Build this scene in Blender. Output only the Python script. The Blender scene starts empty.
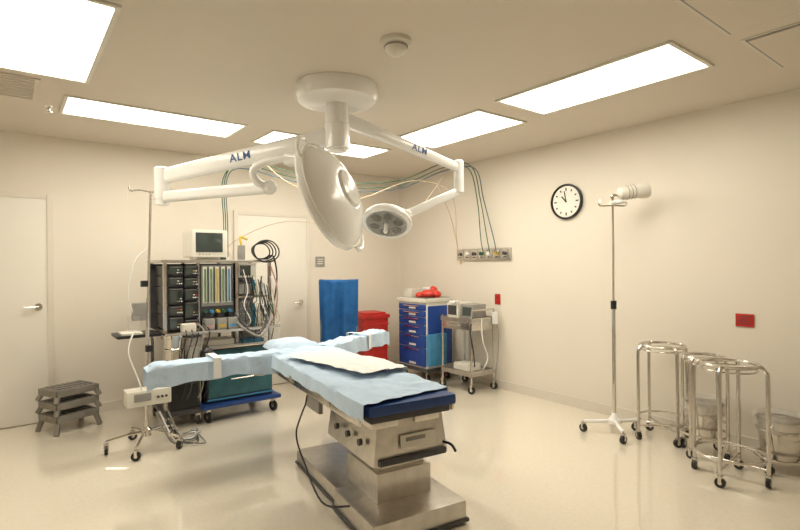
import bpy, bmesh, math, random
from mathutils import Vector, Matrix, noise
random.seed(4)
S=bpy.context.scene
S.view_settings.view_transform='Standard'
S.view_settings.look='None'
S.view_settings.exposure=0.1
PI=math.pi
# ---------------------------------------------------------------- materials
def mat(name,col,rough=.5,metal=0,var=.06,scale=12,bump=0,bscale=60,coat=0,alpha=1,emit=0,spec=.5,trans=0):
    m=bpy.data.materials.new(name);m.use_nodes=True;nt=m.node_tree;b=nt.nodes["Principled BSDF"]
    tc=nt.nodes.new("ShaderNodeTexCoord")
    n=nt.nodes.new("ShaderNodeTexNoise");n.inputs["Scale"].default_value=scale;n.inputs["Detail"].default_value=4
    nt.links.new(tc.outputs["Object"],n.inputs["Vector"])
    r=nt.nodes.new("ShaderNodeValToRGB")
    r.color_ramp.elements[0].position=.3;r.color_ramp.elements[1].position=.7
    r.color_ramp.elements[0].color=[max(0,c*(1-var)) for c in col]+[1]
    r.color_ramp.elements[1].color=[min(1,c*(1+var)) for c in col]+[1]
    nt.links.new(n.outputs["Fac"],r.inputs["Fac"]);nt.links.new(r.outputs["Color"],b.inputs["Base Color"])
    b.inputs["Roughness"].default_value=rough;b.inputs["Metallic"].default_value=metal
    b.inputs["Specular IOR Level"].default_value=spec
    b.inputs["Coat Weight"].default_value=coat;b.inputs["Coat Roughness"].default_value=.06
    b.inputs["Alpha"].default_value=alpha;b.inputs["Transmission Weight"].default_value=trans
    if emit:
        nt.links.new(r.outputs["Color"],b.inputs["Emission Color"]);b.inputs["Emission Strength"].default_value=emit
    if bump:
        n2=nt.nodes.new("ShaderNodeTexNoise");n2.inputs["Scale"].default_value=bscale;n2.inputs["Detail"].default_value=3
        nt.links.new(tc.outputs["Object"],n2.inputs["Vector"])
        bp=nt.nodes.new("ShaderNodeBump");bp.inputs["Strength"].default_value=bump;bp.inputs["Distance"].default_value=.01
        nt.links.new(n2.outputs["Fac"],bp.inputs["Height"]);nt.links.new(bp.outputs["Normal"],b.inputs["Normal"])
    return m
M={}
M['wall']=mat("wall_paint",(.80,.74,.65),.55,var=.015,scale=1.5,bump=.03,bscale=90)
M['ceil']=mat("ceiling_paint",(.72,.655,.565),.7,var=.015,scale=1.2,bump=.03,bscale=80)
M['floor']=mat("vinyl_floor",(.79,.72,.60),.07,var=.035,scale=40,bump=.005,bscale=4,coat=1)
M['base']=mat("baseboard_vinyl",(.74,.685,.60),.4,var=.02)
M['door']=mat("door_paint",(.82,.78,.71),.4,var=.015,scale=2)
M['frame']=mat("door_frame_paint",(.74,.685,.60),.45,var=.02)
M['white']=mat("white_enamel",(.90,.895,.875),.25,var=.01,coat=.4)
M['offw']=mat("offwhite_plastic",(.76,.73,.65),.4,var=.03)
M['steel']=mat("stainless_steel",(.68,.65,.61),.22,metal=1,var=.05,scale=25)
M['brush']=mat("brushed_steel",(.64,.61,.57),.32,metal=1,var=.08,scale=18,bump=.03,bscale=150)
M['chrome']=mat("chrome",(.8,.78,.74),.1,metal=1,var=.03)
M['black']=mat("black_plastic",(.015,.015,.017),.4,var=.2)
M['dark']=mat("dark_grey_metal",(.06,.06,.065),.4,var=.2)
M['grey']=mat("grey_plastic",(.30,.29,.27),.5,var=.1)
M['stool']=mat("stool_grey_plastic",(.235,.215,.185),.55,var=.15,bump=.15,bscale=90)
M['navy']=mat("navy_vinyl",(.015,.055,.22),.35,var=.15)
M['lblue']=mat("disposable_blue_sheet",(.55,.69,.86),.85,var=.05,scale=9,bump=.7,bscale=18,spec=.1)
M['cloth']=mat("white_towel_cloth",(.88,.88,.88),.9,var=.03,bump=.5,bscale=30,spec=.1)
M['drape']=mat("blue_surgical_drape",(.026,.115,.32),.9,var=.14,bump=.3,bscale=30,spec=.1)
M['blue']=mat("blue_drawer_paint",(.015,.065,.32),.35,var=.06)
M['mblue']=mat("mid_blue_plastic",(.06,.27,.50),.4,var=.08)
M['teal']=mat("teal_panel",(.03,.12,.15),.4,var=.15)
M['red']=mat("red_plastic",(.50,.02,.015),.4,var=.12)
M['redp']=mat("red_plastic_bag",(.72,.05,.03),.35,var=.25,bump=.5,bscale=30)
M['green']=mat("green_rubber_hose",(.03,.10,.055),.45,var=.1)
M['bhose']=mat("blue_grey_hose",(.05,.12,.17),.45,var=.1)
M['yel']=mat("yellow_plastic",(.6,.42,.04),.4,var=.1)
M['beigeh']=mat("beige_cable",(.62,.50,.36),.5,var=.05)
M['bluetext']=mat("blue_lettering",(.02,.08,.30),.4)
M['glassd']=mat("dark_screen_glass",(.05,.065,.06),.08,var=.1,coat=.6)
M['flow']=mat("flowmeter_green",(.10,.28,.13),.25,var=.2,coat=.5)
M['lens']=mat("lamp_lens_glass",(.42,.42,.40),.15,var=.2,scale=60,coat=.8)
M['bag']=mat("clear_plastic_bag",(.88,.87,.84),.15,var=.05,bump=.6,bscale=25,alpha=.2)
M['face']=mat("clock_face_white",(.85,.83,.76),.4,var=.01)
M['panel']=mat("light_diffuser",(1,.93,.785),.5,var=.02,scale=3,emit=11.5)
M['purple']=mat("pink_tubing",(.50,.30,.29),.4)
# ---------------------------------------------------------------- builder
class B:
    def __init__(s,name,loc=(0,0,0),rz=0):
        s.name=name;s.bm=bmesh.new();s.mats=[];s.loc=loc;s.rz=rz
    def mi(s,m):
        m=M[m]
        if m not in s.mats:s.mats.append(m)
        return s.mats.index(m)
    def merge(s,tb,m):
        i=s.mi(m)
        for f in tb.faces:f.material_index=i;f.smooth=True
        me=bpy.data.meshes.new("t");tb.to_mesh(me);tb.free();s.bm.from_mesh(me);bpy.data.meshes.remove(me)
    def raw(s,vs,fs,m):
        tb=bmesh.new();v=[tb.verts.new(p) for p in vs]
        for f in fs:
            try:tb.faces.new([v[i] for i in f])
            except ValueError:pass
        bmesh.ops.recalc_face_normals(tb,faces=tb.faces);s.merge(tb,m)
    def box(s,c,sz,m,rot=None,bev=0,taper=None):
        tb=bmesh.new();bmesh.ops.create_cube(tb,size=1)
        for v in tb.verts:
            if taper and v.co.z>0:v.co.x*=taper[0];v.co.y*=taper[1]
            v.co.x*=sz[0];v.co.y*=sz[1];v.co.z*=sz[2]
        if bev:bmesh.ops.bevel(tb,geom=list(tb.edges),offset=min(bev,min(sz)*.45),segments=2,profile=.7,affect='EDGES')
        R=Matrix.Identity(4)
        if rot is not None:
            R=rot.to_4x4() if isinstance(rot,Matrix) else Matrix.Rotation(rot[2],4,'Z')@Matrix.Rotation(rot[1],4,'Y')@Matrix.Rotation(rot[0],4,'X')
        bmesh.ops.transform(tb,matrix=Matrix.Translation(Vector(c))@R,verts=tb.verts);s.merge(tb,m)
    def bx(s,a,b,m,bev=0):
        s.box([(a[i]+b[i])/2 for i in range(3)],[abs(b[i]-a[i]) for i in range(3)],m,bev=bev)
    def beam(s,p0,p1,w,h,m,bev=.01,taper=1):
        p0=Vector(p0);p1=Vector(p1);d=(p1-p0);L=d.length;d.normalize()
        up=Vector((0,0,1));
        if abs(d.z)>.95:up=Vector((1,0,0))
        sd=up.cross(d).normalized();u=d.cross(sd)
        tb=bmesh.new();bmesh.ops.create_cube(tb,size=1)
        for v in tb.verts:
            t=taper if v.co.x>0 else 1
            v.co.x*=L;v.co.y*=w*t;v.co.z*=h*t
        if bev:bmesh.ops.bevel(tb,geom=list(tb.edges),offset=bev,segments=3,profile=.5,affect='EDGES')
        R=Matrix((d,sd,u)).transposed().to_4x4()
        bmesh.ops.transform(tb,matrix=Matrix.Translation((p0+p1)/2)@R,verts=tb.verts);s.merge(tb,m)
    def lathe(s,prof,o,ax,m,n=28,jit=0):
        ax=Vector(ax).normalized();q=Vector((0,0,1)).rotation_difference(ax).to_matrix();o=Vector(o)
        vs=[];fs=[];k=len(prof)
        for (r,z) in prof:
            for j in range(n):
                a=2*PI*j/n;rr=max(r,1e-4)
                if jit:rr*=1+jit*noise.noise(Vector((math.cos(a)*3,math.sin(a)*3,z*14)))
                vs.append(o+q@Vector((rr*math.cos(a),rr*math.sin(a),z)))
        for i in range(k-1):
            for j in range(n):
                a=i*n+j;b=i*n+(j+1)%n;fs.append((a,b,b+n,a+n))
        if prof[0][0]>1e-3 and not jit:fs.append(tuple(range(n)))
        if prof[-1][0]>1e-3 and not jit:fs.append(tuple((k-1)*n+j for j in range(n)))
        s.raw(vs,fs,m)
    def cyl(s,p0,p1,r,m,r2=None,n=16):
        p0=Vector(p0);p1=Vector(p1);d=p1-p0;L=d.length;r2=r if r2 is None else r2
        s.lathe([(r,0),(r2,L)],p0,d,m,n)
    def tube(s,pts,r,m,closed=False,n=8,sm=6):
        P=[Vector(p) for p in pts]
        if sm and len(P)>2:
            Q=[];N=len(P);rng=range(N) if closed else range(N-1)
            for i in rng:
                if closed:a,b,c,d=P[i-1],P[i],P[(i+1)%N],P[(i+2)%N]
                else:a=P[max(i-1,0)];b=P[i];c=P[i+1];d=P[min(i+2,N-1)]
                for k in range(sm):
                    t=k/sm;Q.append(.5*((2*b)+(c-a)*t+(2*a-5*b+4*c-d)*t*t+(3*b-a-3*c+d)*t**3))
            if not closed:Q.append(P[-1])
            P=Q
        N=len(P);vs=[];fs=[];prev=None
        for i in range(N):
            if closed:t=(P[(i+1)%N]-P[i-1])
            else:t=P[min(i+1,N-1)]-P[max(i-1,0)]
            if t.length<1e-6:t=Vector((0,0,1))
            t.normalize()
            if prev is None:
                u=t.orthogonal().normalized()
            else:
                u=(prev-t*prev.dot(t))
                u=u.normalized() if u.length>1e-5 else t.orthogonal().normalized()
            prev=u;w=t.cross(u)
            for j in range(n):
                a=2*PI*j/n;vs.append(P[i]+(u*math.cos(a)+w*math.sin(a))*r)
        for i in range(N if closed else N-1):
            for j in range(n):
                a=i*n+j;b=i*n+(j+1)%n;c=((i+1)%N)*n+(j+1)%n;d=((i+1)%N)*n+j;fs.append((a,b,c,d))
        if not closed:fs.append(tuple(range(n)));fs.append(tuple((N-1)*n+j for j in range(n)))
        s.raw(vs,fs,m)
    def ring(s,c,R,r,m,ax=(0,0,1),n=32):
        q=Vector((0,0,1)).rotation_difference(Vector(ax).normalized()).to_matrix()
        s.tube([Vector(c)+q@Vector((R*math.cos(2*PI*i/n),R*math.sin(2*PI*i/n),0)) for i in range(n)],r,m,closed=True,sm=0)
    def ball(s,c,rad,m,n=16):
        tb=bmesh.new();bmesh.ops.create_uvsphere(tb,u_segments=n,v_segments=n//2,radius=1)
        if not hasattr(rad,'__len__'):rad=(rad,)*3
        for v in tb.verts:v.co=Vector((v.co.x*rad[0]+c[0],v.co.y*rad[1]+c[1],v.co.z*rad[2]+c[2]))
        s.merge(tb,m)
    def caster(s,x,y,r=.035,a=0,m='black'):
        d=Vector((math.cos(a),math.sin(a),0))*.012
        c=Vector((x,y,r))
        s.cyl(c-d,c+d,r,m,n=18)
        s.cyl(c-d*1.15,c+d*1.15,r*.4,'steel',n=10)
        for sg in(-1,1):
            s.box(c+d*1.4*sg+Vector((0,0,r*.55)),(.006,.02,r*1.5),'steel',rot=(0,0,a))
        s.box((x,y,2.25*r),(.035,.03,.012),'steel',rot=(0,0,a));s.cyl((x,y,2.2*r),(x,y,2.9*r),.009,'steel',n=8)
    def grid(s,fn,nu,nv,m,thick=0):
        vs=[fn(i/nu,j/nv) for i in range(nu+1) for j in range(nv+1)]
        fs=[(i*(nv+1)+j,(i+1)*(nv+1)+j,(i+1)*(nv+1)+j+1,i*(nv+1)+j+1) for i in range(nu) for j in range(nv)]
        s.raw(vs,fs,m)
    def done(s,sharp=35):
        me=bpy.data.meshes.new(s.name);s.bm.to_mesh(me);s.bm.free()
        for m in s.mats:me.materials.append(m)
        try:me.set_sharp_from_angle(angle=math.radians(sharp))
        except Exception:pass
        ob=bpy.data.objects.new(s.name,me);ob.location=s.loc;ob.rotation_euler=(0,0,s.rz)
        bpy.context.collection.objects.link(ob);return ob
# ---------------------------------------------------------------- room
H=2.7;X0=-5.9;Y0=-7.2
def simple(name,a,b,m):
    o=B(name);o.bx(a,b,m);return o.done()
simple("floor",(X0,Y0,-.1),(0,0,0),'floor')
simple("ceiling",(X0,Y0,H),(0,0,H+.1),'ceil')
simple("wall_back",(X0,0,0),(.0,.12,H),'wall')
simple("wall_right",(0,Y0,0),(.12,.12,H),'wall')
simple("wall_left",(X0-.12,Y0,0),(X0,.12,H),'wall')
simple("wall_front",(X0,Y0-.12,0),(0,Y0,H),'wall')
for n,a,b in [("baseboard_right",(-.012,Y0,0),(0,0,.10)),("baseboard_back",(-1.46,-.012,0),(-.012,0,.10)),("baseboard_back_centre",(-4.15,-.012,0),(-2.46,0,.10))]:
    simple(n,a,b,'base')
def door(name,x0,x1,h,knobx,knobz):
    o=B(name);
    o.bx((x0,-.022,.01),(x1,-.001,h),'door',bev=.003)
    o.cyl((knobx,-.022,knobz),(knobx,-.032,knobz),.032,'steel');o.cyl((knobx,-.03,knobz),(knobx,-.075,knobz),.011,'steel')
    o.tube([(knobx,-.072,knobz),(knobx-.03,-.075,knobz),(knobx-.11,-.07,knobz)] ,.010,'steel',sm=4)
    o.done()
    t=B("trim_"+name[-1])
    for a,b in [((x0-.05,-.03,0),(x0,-.0005,h+.05)),((x1,-.03,0),(x1+.05,-.0005,h+.05)),((x0,-.03,h),(x1,-.0005,h+.05))]:t.bx(a,b,'frame',bev=.004)
    t.done()
door("door_1",-5.12,-4.23,2.10,-4.30,1.09)
door("door_2",-2.40,-1.52,2.05,-1.61,.99)
def panel(x0,x1,y0,y1):
    o=B("fluorescent_ceiling_light")
    w=.025;z=H-.001
    for a,b in [((x0,y0),(x1,y0+w)),((x0,y1-w),(x1,y1)),((x0,y0+w),(x0+w,y1-w)),((x1-w,y0+w),(x1,y1-w))]:
        o.bx((a[0],a[1],z-.012),(b[0],b[1],z),'offw')
    o.bx((x0+w,y0+w,z-.006),(x1-w,y1-w,z),'panel');o.done()
for p in [(-4.70,-4.08,-3.13,-1.87),(-4.19,-2.84,-1.50,-.97),(-2.60,-1.24,-1.47,-.94),(-1.53,-.92,-3.02,-1.80),(-1.58,-.99,-4.53,-3.24)]:panel(*p)
def hatch(x0,x1,y0,y1):
    o=B("ceiling_access_panel");z=H-.0005
    o.bx((x0,y0,z-.008),(x1,y1,z),'grey');o.bx((x0-.02,y0-.02,z-.004),(x1+.02,y1+.02,z),'frame');o.bx((x0+.012,y0+.012,z-.012),(x1-.012,y1-.012,z-.005),'ceil');o.done()
hatch(-2.0,-1.40,-5.4,-4.76);hatch(-1.24,-.6,-5.4,-4.78)
def vent(x0,x1,y0,y1):
    o=B("ceiling_air_vent");z=H-.0005
    o.bx((x0,y0,z-.01),(x1,y1,z),'ceil',bev=.003)
    n=9
    for i in range(n):
        y=y0+.03+(y1-y0-.06)*i/(n-1);o.box(((x0+x1)/2,y,z-.013),(x1-x0-.06,.012,.006),'frame',rot=(.4,0,0))
    o.done()
vent(-4.95,-4.34,-1.76,-1.25)
o=B("smoke_detector",(-2.81,-3.61,H));o.lathe([(.085,0),(.085,-.02),(.075,-.028),(.062,-.03),(.062,-.05),(.05,-.07),(.03,-.085),(0,-.088)],(0,0,0),(0,0,1),'offw')
o.ring((0,0,-.04),.064,.004,'grey');o.done()
o=B("fire_sprinkler",(-4.26,-1.10,H));o.lathe([(.04,0),(.035,-.008),(.012,-.01),(.01,-.03),(0,-.03)],(0,0,0),(0,0,1),'chrome');o.lathe([(.0,-.045),(.022,-.045),(.022,-.048),(0,-.048)],(0,0,0),(0,0,1),'chrome')
o.tube([(.01,0,-.02),(.016,0,-.035),(.0,0,-.046)],.003,'chrome');o.tube([(-.01,0,-.02),(-.016,0,-.035),(.0,0,-.046)],.003,'chrome');o.done()
# wall items
o=B("wall_clock",(0,-2.80,2.08))
o.lathe([(.178,.0),(.182,.02),(.178,.035),(.166,.038),(.160,.028),(.158,.02)],(-.001,0,0),(-1,0,0),'black',n=40)
o.lathe([(.160,0),(.160,.022),(0,.022)],(-.001,0,0),(-1,0,0),'face',n=40)
for i in range(12):
    a=i*PI/6;o.box((-.025,-math.sin(a)*.125,math.cos(a)*.125),(.003,.012,.030 if i%3==0 else .02),'black',rot=(a,0,0))
for a,L,w in[(-math.radians(318),.075,.012),(-math.radians(350),.11,.009)]:
    o.box((-.028,math.sin(a)*L/2,math.cos(a)*L/2),(.003,w,L),'black',rot=(-a,0,0))
o.cyl((-.02,0,0),(-.032,0,0),.008,'black');o.done()
o=B("medical_gas_outlet_panel",(0,0,0))
o.bx((-.03,-2.07,1.50),(-.001,-1.21,1.64),'brush',bev=.004)
for i,c in enumerate(['dark','white','dark','green','white','yel','dark']):
    y=-1.28-i*.12;o.bx((-.036,y-.045,1.52),(-.03,y+.045,1.62),'steel',bev=.002);o.cyl((-.036,y,1.575),(-.06,y,1.575),.022,c);o.bx((-.039,y-.02,1.528),(-.036,y+.02,1.54),'dark')
o.done()
o=B("red_power_outlet",(0,-1.86,1.04));o.box((-.006,0,0),(.01,.08,.12),'red',bev=.003)
for dz in(-.03,.03):
    o.box((-.013,0,dz),(.004,.036,.032),'red',bev=.003)
    for dy in(-.007,.007):o.box((-.016,dy,dz),(.002,.003,.012),'black')
o.done()
o=B("red_wall_sign",(0,-4.365,1.00));o.box((-.005,0,0),(.008,.125,.10),'red',bev=.002)
for i in range(4):o.box((-.0095,0,.03-.019*i),(.001,.09-.02*(i%2),.006),'dark')
o.done()
o=B("door_number_plaque",(-1.32,0,1.50));o.box((0,-.006,0),(.13,.01,.13),'grey',bev=.002)
for i in range(3):o.box((0,-.0115,.03-.028*i),(.08,.001,.010),'offw')
o.done()
# ---------------------------------------------------------------- operating table
def nz(x,y,z=0,s=1):return noise.noise(Vector((x*s,y*s,z)))
o=B("operating_table",(-2.86,-3.86,0),-math.radians(8))
o.bx((-.23,.10,.02),(.36,.62,.135),'brush',bev=.02)
o.bx((-.20,.55,.02),(.28,1.40,.115),'brush',bev=.02)
o.bx((-.24,.09,.015),(.37,.63,.035),'dark',bev=.006);o.bx((-.21,.6,.015),(.29,1.41,.03),'dark',bev=.006)
for x in(-.18,.30):
    o.cyl((x-.02,.2,.02),(x+.02,.2,.02),.02,'black')
for x in(-.15,.22):o.cyl((x-.02,1.3,.02),(x+.02,1.3,.02),.02,'black')
o.bx((-.10,.30,.13),(.25,.72,.30),'brush',bev=.01)
o.bx((-.07,.33,.29),(.22,.69,.42),'steel',bev=.006)
for i in range(4):o.bx((-.085,.315,.155+i*.04),(.235,.705,.165+i*.04),'dark')
o.box((.05,.50,.50),(.48,.66,.22),'brush',bev=.03,taper=(.86,.95))
o.bx((-.16,.15,.40),(.26,.86,.435),'dark',bev=.01)
o.box((.08,.160,.51),(.22,.01,.07),'offw');o.box((.06,.154,.52),(.12,.006,.02),'grey')
for i in range(3):o.cyl((-.195,.30+i*.16,.5),(-.215,.30+i*.16,.5),.018,'dark')
o.tube([(.24,.2,.46),(.28,.14,.45),(.30,.12,.41)],.008,'black')
o.bx((.06,.16,.57),(.22,.9,.63),'steel',bev=.01);o.bx((-.2,.16,.57),(-.04,.9,.63),'steel',bev=.01)
for y0,y1 in[(0.09,.48),(.5,1.15),(1.17,1.90)]:
    o.bx((-.24,y0,.625),(.24,y1,.66),'dark',bev=.006)
    for x in(-.285,.285):
        o.bx((x-.007,y0+.03,.615),(x+.007,y1-.02,.66),'steel',bev=.002)
        for yy in(y0+.08,y1-.08):o.cyl((x*.82,yy,.64),(x,yy,.64),.009,'steel')
o.bx((-.26,.30,.585),(-.19,1.65,.625),'steel',bev=.005);o.bx((.19,.3,.585),(.26,1.65,.625),'steel',bev=.005)
o.box((-.24,.9,.575),(.03,.22,.09),'grey',bev=.01);o.tube([(-.25,1.0,.58),(-.3,1.02,.45),(-.33,1.0,.35),(-.30,.95,.2),(-.31,.6,.08),(-.27,.3,.17)],.006,'black')
for y0,y1 in[(0.06,.49),(.50,1.15),(1.16,1.90)]:
    o.bx((-.265,y0,.665),(.265,y1,.722),'navy',bev=.018)
o.bx((-.15,1.93,.66),(.15,2.29,.72),'navy',bev=.02);o.bx((-.13,1.85,.635),(-.11,2.24,.65),'steel');o.bx((.11,1.85,.635),(.13,2.24,.65),'steel')
arms=[(Vector((-.22,1.82,0)),Vector((-1.14,1.76,0))),(Vector((.22,1.92,0)),Vector((1.10,2.58,0)))]
for a,b in arms:
    d=(b-a).normalized()
    o.beam(a-d*.02+Vector((0,0,.655)),b+Vector((0,0,.655)),.12,.02,'dark',bev=.005)
    o.beam(a+d*.06+Vector((0,0,.70)),b+Vector((0,0,.70)),.15,.055,'navy',bev=.015)
    o.beam(a+Vector((0,0,.635)),a+d*.3+Vector((0,0,.63)),.03,.03,'steel',bev=.004)
    o.tube([a+d*.02+Vector((0,0,.63)),a+d*.12+Vector((0,.0,.57)),a+d*.35+Vector((0,0,.64))],.010,'steel')
def sheet(u,v):
    L=.36+.035*nz(v*5,3);s=(u*2-1)*L+.015*nz(v*3,7)
    ys=.075+.13*u*u;y=ys+(1.96-ys)*v
    w=.275
    a=abs(s);sg=1 if s>0 else -1
    if a<w:x=s;z=.733+ .018*abs(nz(x*7,y*5,1))+.011*nz(x*14,y*12,2)
    else:
        h=a-w;x=sg*(w+.012+.03*min(1,h*8)*(.5+nz(y*6,sg*2,5))) ;z=.73-h+.004
    return Vector((x,y+.012*nz(x*6,1.3)*(1 if v<.3 or v>.8 else 0),z))
o.grid(sheet,60,110,'lblue')
for k,(a,b) in enumerate(arms):
    d=(b-a).normalized();p=Vector((-d.y,d.x,0))
    def arm(u,v,a=a,b=b,d=d,p=p,k=k):
        q=a+(b-a)*(v*1.05-.02);L=.225+.03*nz(v*4,k*3);s=(u*2-1)*L;w=.09;ab=abs(s);sg=1 if s>0 else -1
        if ab<w:off=s;z=.740+.016*abs(nz(s*14,v*7,k))+.010*nz(s*25,v*14,k+3)
        else:
            h=ab-w;off=sg*(w+.008+.03*nz(v*8,sg,k)*min(1,h*12));z=.737-h
        if v>.93:z-=.03*(v-.93)/.07
        return q+p*off+Vector((0,0,z))
    o.grid(arm,34,60,'lblue')
    t=.50 if k==0 else .55
    def strap(u,v,a=a,b=b,p=p,t=t,d=d):
        q=a+(b-a)*t+d*(v*.055);s=(u*2-1)*.25;w=.10;ab=abs(s);sg=1 if s>0 else -1
        if ab<w:off=s;z=.763
        else:off=sg*(w+.024);z=.763-(ab-w)
        return q+p*off+Vector((0,0,z))
    o.grid(strap,24,3,'cloth')
def head(u,v):
    x=(u*2-1)*.20;y=1.88+.47*v;r=max(abs(x)/.20,abs(v*2-1))
    return Vector((x,y,.738+.045*(1-r**4)-.03*(r**8)+.010*nz(x*12,y*10,4)))
o.grid(head,26,26,'lblue')
def towel(u,v):
    c=Vector((.04,1.05));a=math.radians(14);x=(u-.5)*.42+.015*nz(v*4,2);y=(v-.5)*.92+.02*nz(u*4,9)
    X=c.x+x*math.cos(a)-y*math.sin(a);Y=c.y+x*math.sin(a)+y*math.cos(a)
    z=.765+.010*abs(nz(X*9,Y*6,8))+.006*nz(X*20,Y*18,3)+.008*(1 if u<.5 else 0)
    if X>.285:z-=(X-.285);X=.292
    return Vector((X,Y,z))
o.grid(towel,36,50,'cloth')
for v in o.bm.verts:
    if v.co.z>.56:v.co.z+=.03
o.done(50)
# ---------------------------------------------------------------- surgical lights
o=B("surgical_light",(0,0,0))
cx,cy=-2.69,-2.77
o.lathe([(.285,0),(.285,-.07),(.27,-.10),(.22,-.118),(.07,-.122),(.06,-.13),(.058,-.40),(.0,-.41)],(cx,cy,H-.001),(0,0,1),'white',n=40)
o.cyl((cx,cy,2.40),(cx,cy,2.60),.075,'white',n=24);o.cyl((cx,cy,2.26),(cx,cy,2.42),.06,'white',n=24)
o.lathe([(.0,-.012),(.066,-.01),(.07,.0),(.07,.02)],(cx,cy,2.26),(0,0,1),'white')
e1=Vector((-3.60,-1.73,2.13))
a1=Vector((cx,cy,2.36))
o.beam(a1,e1,.085,.135,'white',bev=.03,taper=.85)
o.cyl(a1-Vector((0,0,.09)),a1+Vector((0,0,.075)),.085,'white',n=24)
o.cyl(e1-Vector((0,0,.17)),e1+Vector((0,0,.06)),.055,'white',n=20);o.ball(e1+Vector((0,0,.06)),(.055,.055,.02),'white')
e2=e1-Vector((0,0,.15));k1=Vector((-3.12,-2.60,1.985))
o.beam(e2,k1,.06,.085,'white',bev=.025)
o.cyl(e2-Vector((0,0,.06)),e2+Vector((0,0,.06)),.05,'white')
o.ball(k1,(.05,.05,.05),'white')
Lc=Vector((-2.87,-3.00,1.90));vr=Vector((.7912,-.6115,0));vf=Vector((.6115,.7912,0))
back=(vr*.90-vf*.27+Vector((0,0,.34))).normalized()
o.tube([k1,(-3.20,-2.60,2.01),(-3.24,-2.62,2.08),(-3.18,-2.68,2.135),(-3.05,-2.82,2.15),(-2.95,-2.92,2.12),Lc+back*.02],.026,'white',n=12)
o.beam(Vector((-3.08,-2.76,2.15)),Vector((-2.95,-2.92,2.13)),.08,.08,'white',bev=.02)
sc=.95
o.lathe([(r*sc,z*sc) for r,z in[(0,.165),(.09,.16),(.125,.148),(.135,.130),(.15,.135),(.24,.108),(.32,.062),(.365,.015),(.378,-.01),(.378,-.035),(.365,-.05),(.345,-.05)]],Lc,back,'white',n=48)
o.lathe([(r*sc,z*sc) for r,z in[(.345,-.05),(.33,-.04),(.1,-.045),(.06,-.05),(0,-.05)]],Lc,back,'lens',n=40)
o.cyl(Lc-back*.05,Lc-back*.14,.02,'white');o.ring(Lc+back*.012,.352,.007,'offw',ax=back,n=48)
q=Vector((0,0,1)).rotation_difference(back).to_matrix()
for a0 in(-.35,2.8):
    P=[Lc+q@Vector((r*math.cos(a),r*math.sin(a),zz)) for a,r,zz in[(a0-.3,.35,0),(a0-.22,.395,0),(a0,.41,0),(a0+.22,.395,0),(a0+.3,.35,0)]]
    o.tube(P,.012,'white')
a2=Vector((cx,cy,2.50));f1=Vector((-1.56,-2.82,2.25))
o.beam(a2,f1,.075,.095,'white',bev=.025,taper=.75);o.cyl(a2-Vector((0,0,.06)),a2+Vector((0,0,.06)),.08,'white',n=24)
o.cyl(f1-Vector((0,0,.20)),f1+Vector((0,0,.05)),.042,'white');o.ball(f1+Vector((0,0,.05)),(.042,.042,.02),'white')
f2=f1-Vector((0,0,.19));g=Vector((-1.98,-2.66,1.86))
o.beam(f2,g,.05,.07,'white',bev=.02)
S2=Vector((-2.14,-2.60,1.80));n2=Vector((.42,.36,.83)).normalized()
o.tube([g,(-2.0,-2.60,1.90),S2+n2*.10],.02,'white');o.ball(g,.04,'white')
o.lathe([(0,.10),(.06,.095),(.13,.07),(.18,.03),(.20,0),(.20,-.02),(.19,-.03),(.165,-.03)],S2,n2,'white',n=40)
o.lathe([(.165,-.03),(.155,-.022),(.0,-.024)],S2,n2,'lens',n=32)
q2=Vector((0,0,1)).rotation_difference(n2).to_matrix()
for i in range(6):
    a=i*PI/3;c=S2+q2@Vector((.1*math.cos(a),.1*math.sin(a),-.03));o.lathe([(.042,0),(.036,-.006),(.03,0),(0,0)],c,n2,'grey',n=16)
o.cyl(S2-n2*.02,S2-n2*.10,.017,'white');o.ball(S2-n2*.10,.02,'white')
lamp=o.done(40)
def txt(body,p0,p1,tt,off,size,parent):
    cu=bpy.data.curves.new("lettering","FONT");cu.body=body;cu.size=size;cu.extrude=.0008;cu.offset=.001;cu.space_character=1.15;cu.align_x='CENTER';cu.align_y='CENTER'
    ob=bpy.data.objects.new("lettering",cu);bpy.context.collection.objects.link(ob);cu.materials.append(M['bluetext'])
    d=(p1-p0).normalized();sd=Vector((0,0,1)).cross(d).normalized();
    nrm=-sd if (Vector((-4.5,-5.8,1.5))-p0).dot(-sd)>0 else sd
    up=nrm.cross(d);
    if up.z<0:d=-d;up=nrm.cross(d)
    R=Matrix((d,up,nrm)).transposed().to_4x4()
    ob.matrix_world=Matrix.Translation(p0+(p1-p0)*tt+nrm*off)@R
    ob.parent=parent
txt("ALM",a1,e1,.52,.0415,.08,lamp);txt("ALM",a2,f1,.62,.0345,.07,lamp)
# ---------------------------------------------------------------- ceiling/wall hoses
o=B("gas_supply_hoses")
for i,(m,dz) in enumerate([('green',0),('green',.05),('bhose',-.04)]):
    dy=i*.05
    o.tube([(-.065,-1.70-dy*2,1.575),(-.10,-1.69-dy*2,1.75),(-.12,-1.66-dy,2.2),(-.2,-1.6-dy,2.58+dz*.3),(-.5,-1.5,2.58+dz),(-1.0,-1.3,2.36+dz),(-1.6,-1.1,2.30+dz),(-2.2,-.9,2.40+dz),(-2.6,-.72,2.50+dz),(-2.77+dy*.4,-.62,2.35),(-2.76+dy*.4,-.60,1.9),(-2.76+dy*.4,-.6,1.55)],.0055,m)
o.tube([(-.065,-1.28,1.575),(-.12,-1.3,1.8),(-.3,-1.4,2.3),(-.9,-1.4,2.40),(-1.6,-1.2,2.15),(-2.2,-1.0,2.3),(-2.5,-.8,2.62)],.005,'beigeh')
o.tube([(-.065,-1.40,1.575),(-.14,-1.4,1.45),(-.28,-1.5,1.6),(-.6,-1.7,2.0),(-.9,-1.8,2.32)],.005,'beigeh')
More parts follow.
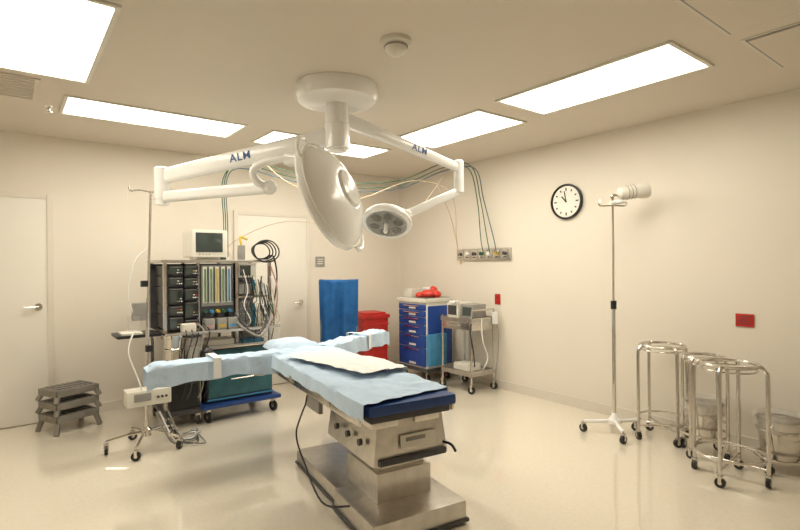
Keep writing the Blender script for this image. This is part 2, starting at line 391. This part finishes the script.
o.tube([(-.5,-1.5,2.5),(-1.0,-1.5,2.0),(-1.6,-1.3,1.85),(-2.3,-1.1,1.9),(-2.7,-.7,1.7),(-2.72,-.66,1.55)],.004,'beigeh')
hoses=o.done()
# ---------------------------------------------------------------- anesthesia machine
o=B("anesthesia_machine",(0,0,0))
for x in(-3.06,-2.42):
    for y in(-1.02,-.45):o.caster(x,y,.05,.3)
o.bx((-3.12,-1.08,.13),(-2.36,-.40,.17),'navy',bev=.015)
o.bx((-3.06,-1.0,.17),(-2.42,-.42,.68),'dark',bev=.01)
o.bx((-3.05,-1.015,.46),(-2.43,-1.0,.66),'teal',bev=.004);o.bx((-3.05,-1.015,.22),(-2.43,-1.0,.44),'teal',bev=.004)
for z in(.60,.38):o.tube([(-2.85,-1.015,z),(-2.85,-1.04,z),(-2.63,-1.04,z),(-2.63,-1.015,z)],.007,'steel',sm=0)
for z in(.45,.20):o.bx((-3.06,-1.025,z-.006),(-2.42,-1.0,z+.006),'mblue')
o.bx((-3.12,-1.06,.68),(-2.36,-.40,.71),'steel',bev=.006)
o.bx((-3.05,-1.0,.71),(-2.80,-.8,.76),'offw',bev=.01);o.bx((-2.72,-1.0,.71),(-2.5,-.85,.735),'mblue',bev=.005)
o.bx((-2.66,-.8,.71),(-2.46,-.5,.80),'grey',bev=.01)
for x in(-3.40,-3.14):
    for y in(-.98,-.45):o.caster(x,y,.04)
o.bx((-3.43,-1.02,.11),(-3.10,-.40,.15),'dark',bev=.01)
for x in(-3.41,-3.12,-2.76,-2.42):
    for y in(-.95,-.42):o.bx((x-.014,y-.014,.15 if x<-3 else .7),(x+.014,y+.014,1.50),'steel')
o.bx((-3.40,-.98,.15),(-3.12,-.44,.42),'dark',bev=.01);o.bx((-3.38,-.995,.18),(-3.14,-.98,.38),'black')
o.bx((-3.43,-1.0,.44),(-3.10,-.40,.46),'steel')
for i in range(5):o.cyl((-3.37+i*.055,-.9,.46),(-3.37+i*.055,-.9,.60+.03*(i%2)),.022,['white','mblue','yel','grey','red'][i],n=12)
o.bx((-3.45,-1.12,.84),(-2.38,-.40,.87),'steel',bev=.006)
o.bx((-3.43,-.46,.87),(-2.40,-.42,1.48),'dark')
o.bx((-3.45,-1.0,1.49),(-2.38,-.40,1.515),'brush',bev=.005)
o.lathe([(.0,0),(.08,0),(.085,.01),(.085,.03),(.078,.035),(.078,.11),(.085,.115),(.085,.13),(.078,.135),(.078,.22),(.088,.225),(.088,.25),(.04,.262),(0,.265)],(-3.36,-1.06,.60),(0,0,1),'chrome')
o.cyl((-3.36,-1.06,.5),(-3.36,-1.06,.60),.03,'dark');o.lathe([(.09,0),(.09,.06)],(-3.36,-1.06,.54),(0,0,1),'dark')
# clear absorber canister + corrugated bags below shelf
o.lathe([(.06,0),(.065,.02),(.065,.17),(.06,.19),(0,.195)],(-3.20,-1.06,.62),(0,0,1),'bag');o.lathe([(.055,0),(.055,.09),(0,.092)],(-3.20,-1.06,.63),(0,0,1),'offw');o.lathe([(.068,0),(.068,.025)],(-3.20,-1.06,.60),(0,0,1),'dark');o.lathe([(.068,0),(.068,.02)],(-3.20,-1.06,.815),(0,0,1),'dark')
o.lathe([(.02,0),(.05,-.03),(.06,-.10),(.045,-.18),(.012,-.21)],(-3.10,-1.13,.72),(0,0,1),'black',n=20,jit=.1)
for ci,(xa,xb) in enumerate([(-3.39,-3.265),(-3.255,-3.13)]):
    z=.88
    for h in([.13,.10,.16,.10,.10] if ci==0 else [.10,.16,.12,.10,.11]):
        o.bx((xa,-1.0,z),(xb,-.5,z+h-.008),'black',bev=.004)
        o.bx((xa+.010,-1.004,z+.02),(xa+(xb-xa)*.55,-1.0,z+h-.03),'glassd')
        for k in range(3):o.cyl((xb-.050+k*.017,-1.0,z+.03),(xb-.050+k*.017,-1.012,z+.03),.006,random.choice(['white','grey','grey']),n=8)
        for k in range(2):o.bx((xb-.05+k*.022,-1.004,z+.05),(xb-.036+k*.022,-1.0,z+.058),random.choice(['red','green','offw','yel']))
        o.bx((xa+.012,-1.003,z+h-.022),(xb-.012,-1.0,z+h-.018),'grey')
        z+=h
o.bx((-3.11,-.98,.95),(-2.80,-.5,1.48),'dark',bev=.006)
o.bx((-3.10,-.99,1.08),(-2.81,-.98,1.46),'grey',bev=.003)
for i in range(5):
    x=-3.07+i*.056;o.bx((x-.018,-.994,1.11),(x+.018,-.989,1.45),'offw');o.cyl((x,-.998,1.12),(x,-.998,1.43),.009,['flow','flow','yel','flow','mblue'][i],n=10);o.bx((x+.022,-.996,1.12),(x+.032,-.99,1.45),'dark')
    o.cyl((x,-.98,1.03),(x,-1.03,1.03),.017,['green','mblue','yel','green','mblue'][i],n=12)
for i,(x,m) in enumerate([(-3.05,'purple'),(-2.94,'yel'),(-2.84,'mblue')]):
    o.bx((x-.042,-1.08,.87),(x+.042,-.96,.97),'grey',bev=.01);o.cyl((x,-1.02,.97),(x,-1.02,1.02),.036,'black',n=16);o.bx((x-.03,-1.083,.885),(x+.03,-1.08,.91),m)
o.bx((-2.76,-.98,1.14),(-2.42,-.45,1.16),'steel')
o.bx((-2.74,-.96,1.34),(-2.56,-.6,1.48),'offw',bev=.01);o.bx((-2.73,-.965,1.36),(-2.62,-.96,1.46),'glassd')
o.bx((-2.74,-.94,1.165),(-2.60,-.6,1.30),'dark',bev=.01);o.bx((-2.73,-.945,1.18),(-2.61,-.94,1.28),'grey')
prof=[(.055,0)]
for i in range(7):prof+=[(.06,.01+i*.026),(.048,.023+i*.026)]
prof+=[(.05,.2),(0,.2)]
o.lathe(prof,(-2.68,-.92,.89),(0,0,1),'black');o.lathe([(.07,0),(.07,.22),(.05,.24),(0,.245)],(-2.68,-.92,.875),(0,0,1),'bag')
for i,(x,y,h,r,m) in enumerate([(-2.54,-.95,.16,.028,'offw'),(-2.47,-.95,.12,.026,'white'),(-2.55,-.85,.2,.03,'mblue'),(-2.46,-.83,.18,.03,'grey')]):
    o.lathe([(r,0),(r,h*.7),(r*.5,h*.85),(r*.45,h),(0,h)],(x,y,.875),(0,0,1),m,n=14);
    o.lathe([(r,0),(r,h*.5),(r*.5,h*.65),(r*.45,h*.75),(0,h*.75)],(x,y,1.165),(0,0,1),m,n=14)
for i in range(6):
    o.bx((-2.72+i*.05,-.90,1.165),(-2.69+i*.05,-.84,1.21+.03*(i%3)),['white','mblue','red','offw','yel','white'][i])
o.tube([(-2.80,-1.0,1.0),(-2.76,-1.08,.92),(-2.66,-1.14,.80),(-2.55,-1.12,.86),(-2.50,-1.06,1.02),(-2.52,-1.0,1.2)],.011,'dark')
o.tube([(-2.84,-1.02,.98),(-2.75,-1.12,.86),(-2.60,-1.15,.78),(-2.48,-1.1,.92),(-2.45,-1.0,1.12)],.011,'grey')
o.tube([(-2.42,-.98,1.45),(-2.38,-1.04,1.25),(-2.40,-1.06,1.0),(-2.46,-1.04,.85)],.008,'purple')
o.tube([(-2.42,-.98,1.35),(-2.35,-1.0,1.1),(-2.34,-1.0,.8),(-2.38,-1.02,.65)],.006,'white')
o.tube([(-2.52,-.99,1.35),(-2.56,-1.05,1.1),(-2.50,-1.08,.9)],.008,'dark')
for k in range(12):
    x=-2.74+.03*k;o.tube([(x,-1.0,1.44-.02*k),(x+.03,-1.04,1.25-.03*k),(x-.02,-1.07,1.08),(x+.04*(1 if k%2 else -1),-1.08,.93),(x+.02,-1.05,.88 if k%3 else .70)],.0045,['dark','white','black','black','green','beigeh'][k%6])
for k in range(5):
    x=-3.30+.05*k;o.tube([(x,-1.02,.93),(x+.03,-1.12,.85),(x-.03,-1.14,.62),(x+.03,-1.08,.40),(x,-1.03,.25)],.006,['black','dark','black','grey','black'][k])
for k in range(4):
    r=.085+.012*k;c=Vector((-2.52+.015*k,-.98-.012*k,1.60))
    o.tube([c+Vector((r*math.cos(t)*1.1,.01*math.sin(3*t),r*math.sin(t)*.9)) for t in[i*PI/6 for i in range(12)]],.007,'black',closed=True,sm=3)
o.tube([(-2.48,-.98,1.52),(-2.40,-1.0,1.55),(-2.36,-1.0,1.35),(-2.39,-1.0,1.1)],.008,'black')
o.bx((-2.72,-.93,1.515),(-2.66,-.87,1.66),'grey',bev=.01);o.tube([(-2.69,-.9,1.66),(-2.69,-.88,1.74),(-2.62,-.88,1.72)],.012,'yel')
o.cyl((-2.77,-.6,1.515),(-2.77,-.6,1.60),.03,'green')
o.bx((-3.30,-1.10,.87),(-3.18,-1.02,.94),'offw',bev=.008)
o.bx((-3.80,-1.03,.845),(-3.46,-.70,.87),'black',bev=.006);o.bx((-3.76,-1.0,.87),(-3.60,-.78,.885),'offw')
o.bx((-3.48,-.9,.80),(-3.42,-.8,.845),'steel')
o.box((-3.0,-.75,1.67),(.33,.30,.25),'offw',bev=.02);o.box((-3.0,-.915,1.67),(.33,.04,.26),'offw',bev=.015)
o.box((-3.01,-.936,1.68),(.25,.008,.185),'glassd',bev=.003);o.box((-3.0,-.75,1.53),(.22,.22,.025),'offw')
for k in range(4):o.cyl((-3.1+k*.03,-.935,1.565),(-3.1+k*.03,-.942,1.565),.006,'grey',n=8)
mach=o.done();hoses.parent=mach
# ---------------------------------------------------------------- IV pole left with pump
o=B("iv_pole",(-3.65,-1.36,0))
for i in range(5):
    a=i*2*PI/5+.5;x,y=.28*math.cos(a),.28*math.sin(a);o.tube([(0,0,.13),(x*.5,y*.5,.125),(x,y,.10)],.012,'steel');o.caster(x,y,.034,a)
o.lathe([(.04,0),(.04,.05),(.018,.07)],(0,0,.10),(0,0,1),'steel')
o.cyl((0,0,.12),(.02,0,1.2),.015,'steel');o.cyl((.019,0,1.15),(.05,0,2.07),.010,'steel')
for sg in(-1,1):o.tube([(.05,0,2.06),(.05+sg*.09,0,2.07),(.05+sg*.15,0,2.06),(.05+sg*.16,0,2.10)],.006,'steel')
o.box((0,-.06,.43),(.32,.16,.12),'offw',bev=.01);o.box((-.05,-.142,.44),(.12,.005,.06),'grey')
for k in range(3):o.cyl((.06+k*.03,-.14,.43),(.06+k*.03,-.152,.43),.009,'black',n=10)
o.box((0,0,.43),(.05,.08,.04),'dark')
o.box((-.05,-.03,1.10),(.10,.07,.14),'grey',bev=.01);o.lathe([(.04,0),(.045,.1),(.045,.12),(0,.125)],(-.09,-.05,.95),(0,0,1),'bag');o.box((-.01,-.02,1.32),(.05,.04,.05),'black',bev=.005)
o.box((.02,-.03,.80),(.05,.05,.05),'black',bev=.005)
o.tube([(-.09,-.05,1.07),(-.13,-.07,1.25),(-.08,-.05,1.5),(.02,0,1.6)],.005,'white');o.tube([(-.09,-.05,.95),(-.14,-.1,.8),(-.08,-.1,.6),(-.05,-.12,.49)],.006,'white')
o.tube([(-.12,0,2.06),(-.12,0,1.7),(-.08,.0,1.4)],.003,'white')
ivp=o.done()
o=B("power_cables",(3.65,1.36,0))
for k in range(4):
    o.tube([(-3.60+.03*k,-1.45,.30),(-3.50+.03*k,-1.50,.06),(-3.40+.05*k,-1.42-.05*k,.012),(-3.24,-1.30+.03*k,.012),(-3.30,-1.25,.014+.004*k),(-3.38-.03*k,-1.30,.02),(-3.32,-1.38-.03*k,.02),(-3.2,-1.25+.03*k,.012),(-3.25,-1.16,.012)],.006,['grey','white','dark','grey'][k])
o.done().parent=ivp
# ---------------------------------------------------------------- step stools stacked
o=B("stacked_step_stools",(-4.09,-.36,0),math.radians(24))
for k in range(3):
    zt=.15+.112*k
    w,d=.37,.29
    o.box((0,0,zt),(w*.92,d*.92,.022),'stool',bev=.008)
    o.bx((-w/2,-d/2,zt-.05),(w/2,-d/2+.016,zt+.006),'stool',bev=.005);o.bx((-w/2,d/2-.016,zt-.05),(w/2,d/2,zt+.006),'stool',bev=.005)
    o.bx((-w/2,-d/2,zt-.05),(-w/2+.016,d/2,zt+.006),'stool',bev=.005);o.bx((w/2-.016,-d/2,zt-.05),(w/2,d/2,zt+.006),'stool',bev=.005)
    for sx in(-1,1):
        for sy in(-1,1):
            o.beam((sx*(w/2-.025),sy*(d/2-.025),zt-.03),(sx*(w/2+.004),sy*(d/2+.004),(zt-.15 if k==0 else zt-.112+.012)),.038,.038,'stool',bev=.006)
    for i in range(7):o.box((-w*.36+i*w*.12,0,zt+.013),(.012,d*.8,.004),'dark')
o.done()
# ---------------------------------------------------------------- blue drape on stand
o=B("hamper_stand",(-1.45,-.70,0),math.radians(-33))
for x in(-.2,.2):
    o.tube([(x,-.14,.09),(x,-.14,1.24),(x,-.1,1.27),(x,.10,1.27),(x,.14,1.24),(x,.14,.09)],.012,'steel',sm=0)
    for y in(-.14,.14):o.caster(x,y,.033)
o.cyl((-.2,-.12,1.265),(.2,-.12,1.265),.012,'steel');o.cyl((-.2,.12,1.265),(.2,.12,1.265),.012,'steel')
for y in(-.14,.14):o.cyl((-.2,y,.15),(.2,y,.15),.010,'steel')
def dr(u,v):
    x=(u-.5)*.45;L=(.84+.03*math.sin(u*9))*v
    fold=.022*math.sin(x*30+3*v)+.014*math.sin(x*55+1.3)+.03*nz(x*5,L*2,1)
    if L<.1:y=.02-L*1.6;z=1.287
    else:y=-.185+fold*min(1,(L-.1)*3);z=1.285-(L-.1)
    sag=.012*math.sin(u*PI)+.01*nz(u*5,.3,2)
    return Vector((x*(1-.05*v),y,z-sag*(1 if L>=.1 else .3)+.004*nz(x*9,v*4,7)))
o.grid(dr,70,60,'drape')
o.done(60)
# ---------------------------------------------------------------- red bin
o=B("red_biohazard_bin",(-.84,-.42,0),math.radians(-8))
o.box((0,0,.42),(.34,.34,.72),'red',bev=.02,taper=(1.08,1.08));o.box((0,0,.80),(.40,.40,.05),'red',bev=.015);o.box((0,0,.835),(.32,.32,.03),'red',bev=.012)
for z in(.25,.4,.55,.70):o.box((0,0,z),(.365+.02*z,.365+.02*z,.014),'red',bev=.004)
for x in(-.13,.13):
    for y in(-.13,.13):o.cyl((x,y,0),(x,y,.07),.03,'black')
o.box((0,-.19,.48),(.14,.006,.12),'offw')
o.done()
# ---------------------------------------------------------------- blue drawer cart
o=B("medical_drawer_cart",(0,0,0))
x0,x1,y0,y1=-.50,-.06,-1.16,-.60
for x in(x0+.06,x1-.05):
    for y in(y0+.06,y1-.06):o.caster(x,y,.045)
o.bx((x0-.01,y0-.01,.13),(x1,y1+.01,.17),'dark',bev=.01)
o.bx((x0+.01,y0,.17),(x1,y1,.98),'offw',bev=.008)
zs=[.19,.42,.58,.70,.80,.88,.96]
for a,b in zip(zs[:-1],zs[1:]):
    o.bx((x0-.008,y0+.02,a+.005),(x0+.012,y1-.02,b-.005),'blue',bev=.005)
    o.bx((x0-.022,y0+.13,b-.03),(x0-.008,y1-.13,b-.018),'steel',bev=.003);o.bx((x0-.010,y0+.2,a+.02),(x0-.008,y0+.33,a+.045),'offw')
o.bx((x0-.015,y0-.015,.98),(x1,y1+.015,1.03),'offw',bev=.012);o.bx((x0+.02,y0+.02,1.03),(x1-.02,y1-.02,1.035),'grey')
o.bx((x0+.02,y0-.008,.2),(x1-.02,y0,.94),'blue',bev=.004)
tb=[(-.36,-1.02,1.09,.09,.10,.05),(-.25,-1.05,1.08,.07,.08,.05),(-.40,-.92,1.07,.05,.07,.04),(-.20,-.95,1.11,.06,.06,.07)]
for x,y,z,a,b,c in tb:o.ball((x,y,z-.005),(a,b,c),'redp',n=12)
o.box((-.38,-.73,1.085),(.14,.16,.10),'offw',bev=.005);o.box((-.2,-.75,1.06),(.16,.16,.05),'white',bev=.005);o.box((-.36,-1.0,1.15),(.05,.10,.03),'cloth',bev=.01)
o.bx((-.52,-1.24,.22),(-.24,-1.175,.60),'mblue',bev=.01)
o.done()
# ---------------------------------------------------------------- steel utility cart
o=B("stainless_utility_cart",(0,0,0))
x0,x1,y0,y1=-.46,-.06,-1.87,-1.37
for x in(x0+.015,x1-.015):
    for y in(y0+.015,y1-.015):
        o.cyl((x,y,.09),(x,y,.86),.013,'steel',n=12);o.caster(x,y,.042,.4)
for z in(.82,.22):
    o.bx((x0,y0,z-.015),(x1,y1,z),'brush',bev=.004)
    for a,b in[((x0,y0),(x1,y0+.008)),((x0,y1-.008),(x1,y1)),((x0,y0),(x0+.008,y1)),((x1-.008,y0),(x1,y1))]:o.bx((a[0],a[1],z-.03),(b[0],b[1],z+.02),'brush')
o.bx((x0+.01,y0+.02,.70),(x1-.01,y1-.02,.80),'brush',bev=.005);o.bx((x0,y0+.04,.71),(x0+.012,y1-.04,.79),'steel',bev=.003);o.tube([(x0,y0+.18,.75),(x0-.02,y0+.18,.75),(x0-.02,y1-.18,.75),(x0,y1-.18,.75)],.006,'steel',sm=0)
o.tube([(x0+.015,y0+.01,.86),(x0+.015,y0+.01,.93),(x1-.015,y0+.01,.93),(x1-.015,y0+.01,.86)],.010,'steel',sm=0)
o.bx((-.40,-1.60,.83),(-.14,-1.42,1.0),'offw',bev=.01);o.bx((-.404,-1.58,.86),(-.40,-1.44,.97),'dark');o.bx((-.38,-1.82,.83),(-.16,-1.63,.99),'grey',bev=.01)
o.bx((-.384,-1.80,.86),(-.38,-1.66,.96),'glassd')
o.box((-.40,-1.55,1.015),(.08,.10,.03),'white',bev=.006)
o.tube([(-.40,-1.84,.85),(-.48,-1.88,.7),(-.45,-1.90,.45),(-.40,-1.86,.3)],.008,'black');o.tube([(-.3,-1.88,.83),(-.34,-1.93,.6),(-.25,-1.92,.4),(-.28,-1.88,.26)],.006,'white')
o.tube([(-.12,-1.88,.83),(-.08,-1.93,.7),(-.1,-1.94,.4),(-.2,-1.95,.05)],.006,'grey')
o.bx((-.38,-1.75,.225),(-.18,-1.5,.30),'offw',bev=.008);o.box((-.10,-1.9,.83),(.05,.05,.14),'cloth',bev=.01)
o.done()
# ---------------------------------------------------------------- exam lamp stand (right)
o=B("exam_lamp_stand",(-.43,-3.53,0))
for x,y in[(-.17,.19),(-.19,-.18),(.20,-.08),(.24,.15)]:
    o.tube([(0,0,.11),(x*.5,y*.5,.095),(x,y,.09)],.016,'white',sm=3);o.caster(x,y,.034,math.atan2(y,x)+.7)
o.lathe([(.055,0),(.055,.03),(.03,.06),(.015,.09)],(0,0,.085),(0,0,1),'white')
o.cyl((0,0,.1),(0,0,1.1),.016,'chrome');o.cyl((0,0,1.08),(0,0,2.03),.010,'chrome');o.cyl((0,0,1.06),(0,0,1.13),.024,'black')
dx,dy=.79,-.61
o.tube([(-dx*.12,-dy*.12,1.97),(-dx*.1,-dy*.1,1.94),(0,0,1.945),(dx*.1,dy*.1,1.94),(dx*.12,dy*.12,1.97)],.007,'steel')
o.cyl((-dx*.11,-dy*.11,1.96),(-dx*.11,-dy*.11,2.0),.012,'white');o.cyl((-dx*.02,-dy*.02,1.965),(dx*.1,dy*.1,1.98),.02,'white')
c=Vector((dx*.18,dy*.18,2.06));ax=Vector((dx*.9,dy*.9,.12)).normalized()
o.lathe([(0,-.14),(.03,-.138),(.05,-.12),(.058,-.08),(.058,.02),(.066,.05),(.07,.10),(.066,.12),(.06,.12)],c,ax,'offw',n=28)
o.lathe([(.06,.118),(.05,.112),(0,.11)],c,ax,'lens');
for kk in(-.06,-.03,0):o.ring(c+ax*kk,.059,.003,'grey',ax=ax,n=24)
o.tube([(0,0,2.0),(.0,0,2.03),c-ax*.05-Vector((0,0,.03))],.012,'steel')
o.done()
# ---------------------------------------------------------------- ring stands and kick buckets
def pail(o,z0=.07,k=1,bag=True):
    o.lathe([(r*k,z0+z) for r,z in[(.0,0),(.10,0),(.112,.015),(.140,.26),(.150,.265),(.150,.275),(.140,.272),(.108,.02),(0,.01)]],(0,0,0),(0,0,1),'steel',n=32)
    o.ring((0,0,z0+.20),.138*k,.006,'steel')
    if bag:
        o.lathe([(r*k,z0+z) for r,z in[(.148,.19),(.160,.23),(.160,.27),(.155,.29),(.140,.31),(.125,.28),(.09,.32),(.05,.30)]],(0,0,0),(0,0,1),'bag',n=40,jit=.25)
    o.tube([(-.145*k,0,z0+.26),(-.155*k,0,z0+.20),(0,-.160*k,z0+.13),(.155*k,0,z0+.20),(.145*k,0,z0+.26)],.004,'steel')
def stand(x,y,R,h,rz,bucket,lr):
    o=B("basin_ring_stand",(x,y,0),rz)
    o.ring((0,0,h),R,.012,'steel');o.ring((0,0,h-.035),R-.004,.006,'steel')
    for i in range(4):
        a=PI/4+i*PI/2;c,s=math.cos(a),math.sin(a)
        o.tube([(c*lr,s*lr,.085),(c*lr,s*lr,h-.10),(c*(lr-.01),s*(lr-.01),h-.03),(c*(lr-.035),s*(lr-.035),h),(c*(R),s*(R),h)],.013,'steel',sm=4)
        o.caster(c*lr,s*lr,.032,a)
    o.ring((0,0,.17),lr-.01,.009,'steel');
    for a in(PI/4,3*PI/4):o.cyl((math.cos(a)*lr,math.sin(a)*lr,.11),(-math.cos(a)*lr,-math.sin(a)*lr,.11),.009,'steel')
    if bucket:pail(o,.12,.9)
    return o.done()
stand(-.25,-3.85,.165,.77,math.radians(10),False,.205)
stand(-.36,-4.21,.135,.74,math.radians(35),True,.17)
stand(-.68,-4.49,.165,.77,math.radians(-40),False,.215)
o=B("kick_bucket",(-.27,-4.66,0))
pail(o,.085)
o.ring((0,0,.10),.15,.010,'steel')
for i in range(3):
    a=i*2*PI/3+.9;c,s=math.cos(a)*.15,math.sin(a)*.15;o.caster(c,s,.03,a)
    o.tube([(c,s,.09),(c*.95,s*.95,.2),(c*.93,s*.93,.29)],.006,'steel')
o.ring((0,0,.29),.142,.007,'steel')
o.done()
# ---------------------------------------------------------------- camera
F=505;A=math.radians(37.7);HV=264
cd=bpy.data.cameras.new("camera");co=bpy.data.objects.new("camera",cd);cd.sensor_width=36;cd.lens=F*36/800;cd.shift_y=-(265-HV)/800
bpy.context.collection.objects.link(co)
co.matrix_world=Matrix.Translation((-4.51,-5.83,1.46))@Matrix.Rotation(-A,4,'Z')@Matrix.Rotation(PI/2,4,'X')@Matrix.Rotation(math.radians(-.5),4,'Z')
S.camera=co
w=bpy.data.worlds.new("world");S.world=w;w.use_nodes=True;w.node_tree.nodes["Background"].inputs[0].default_value=(.9,.8,.6,1);w.node_tree.nodes["Background"].inputs[1].default_value=.3
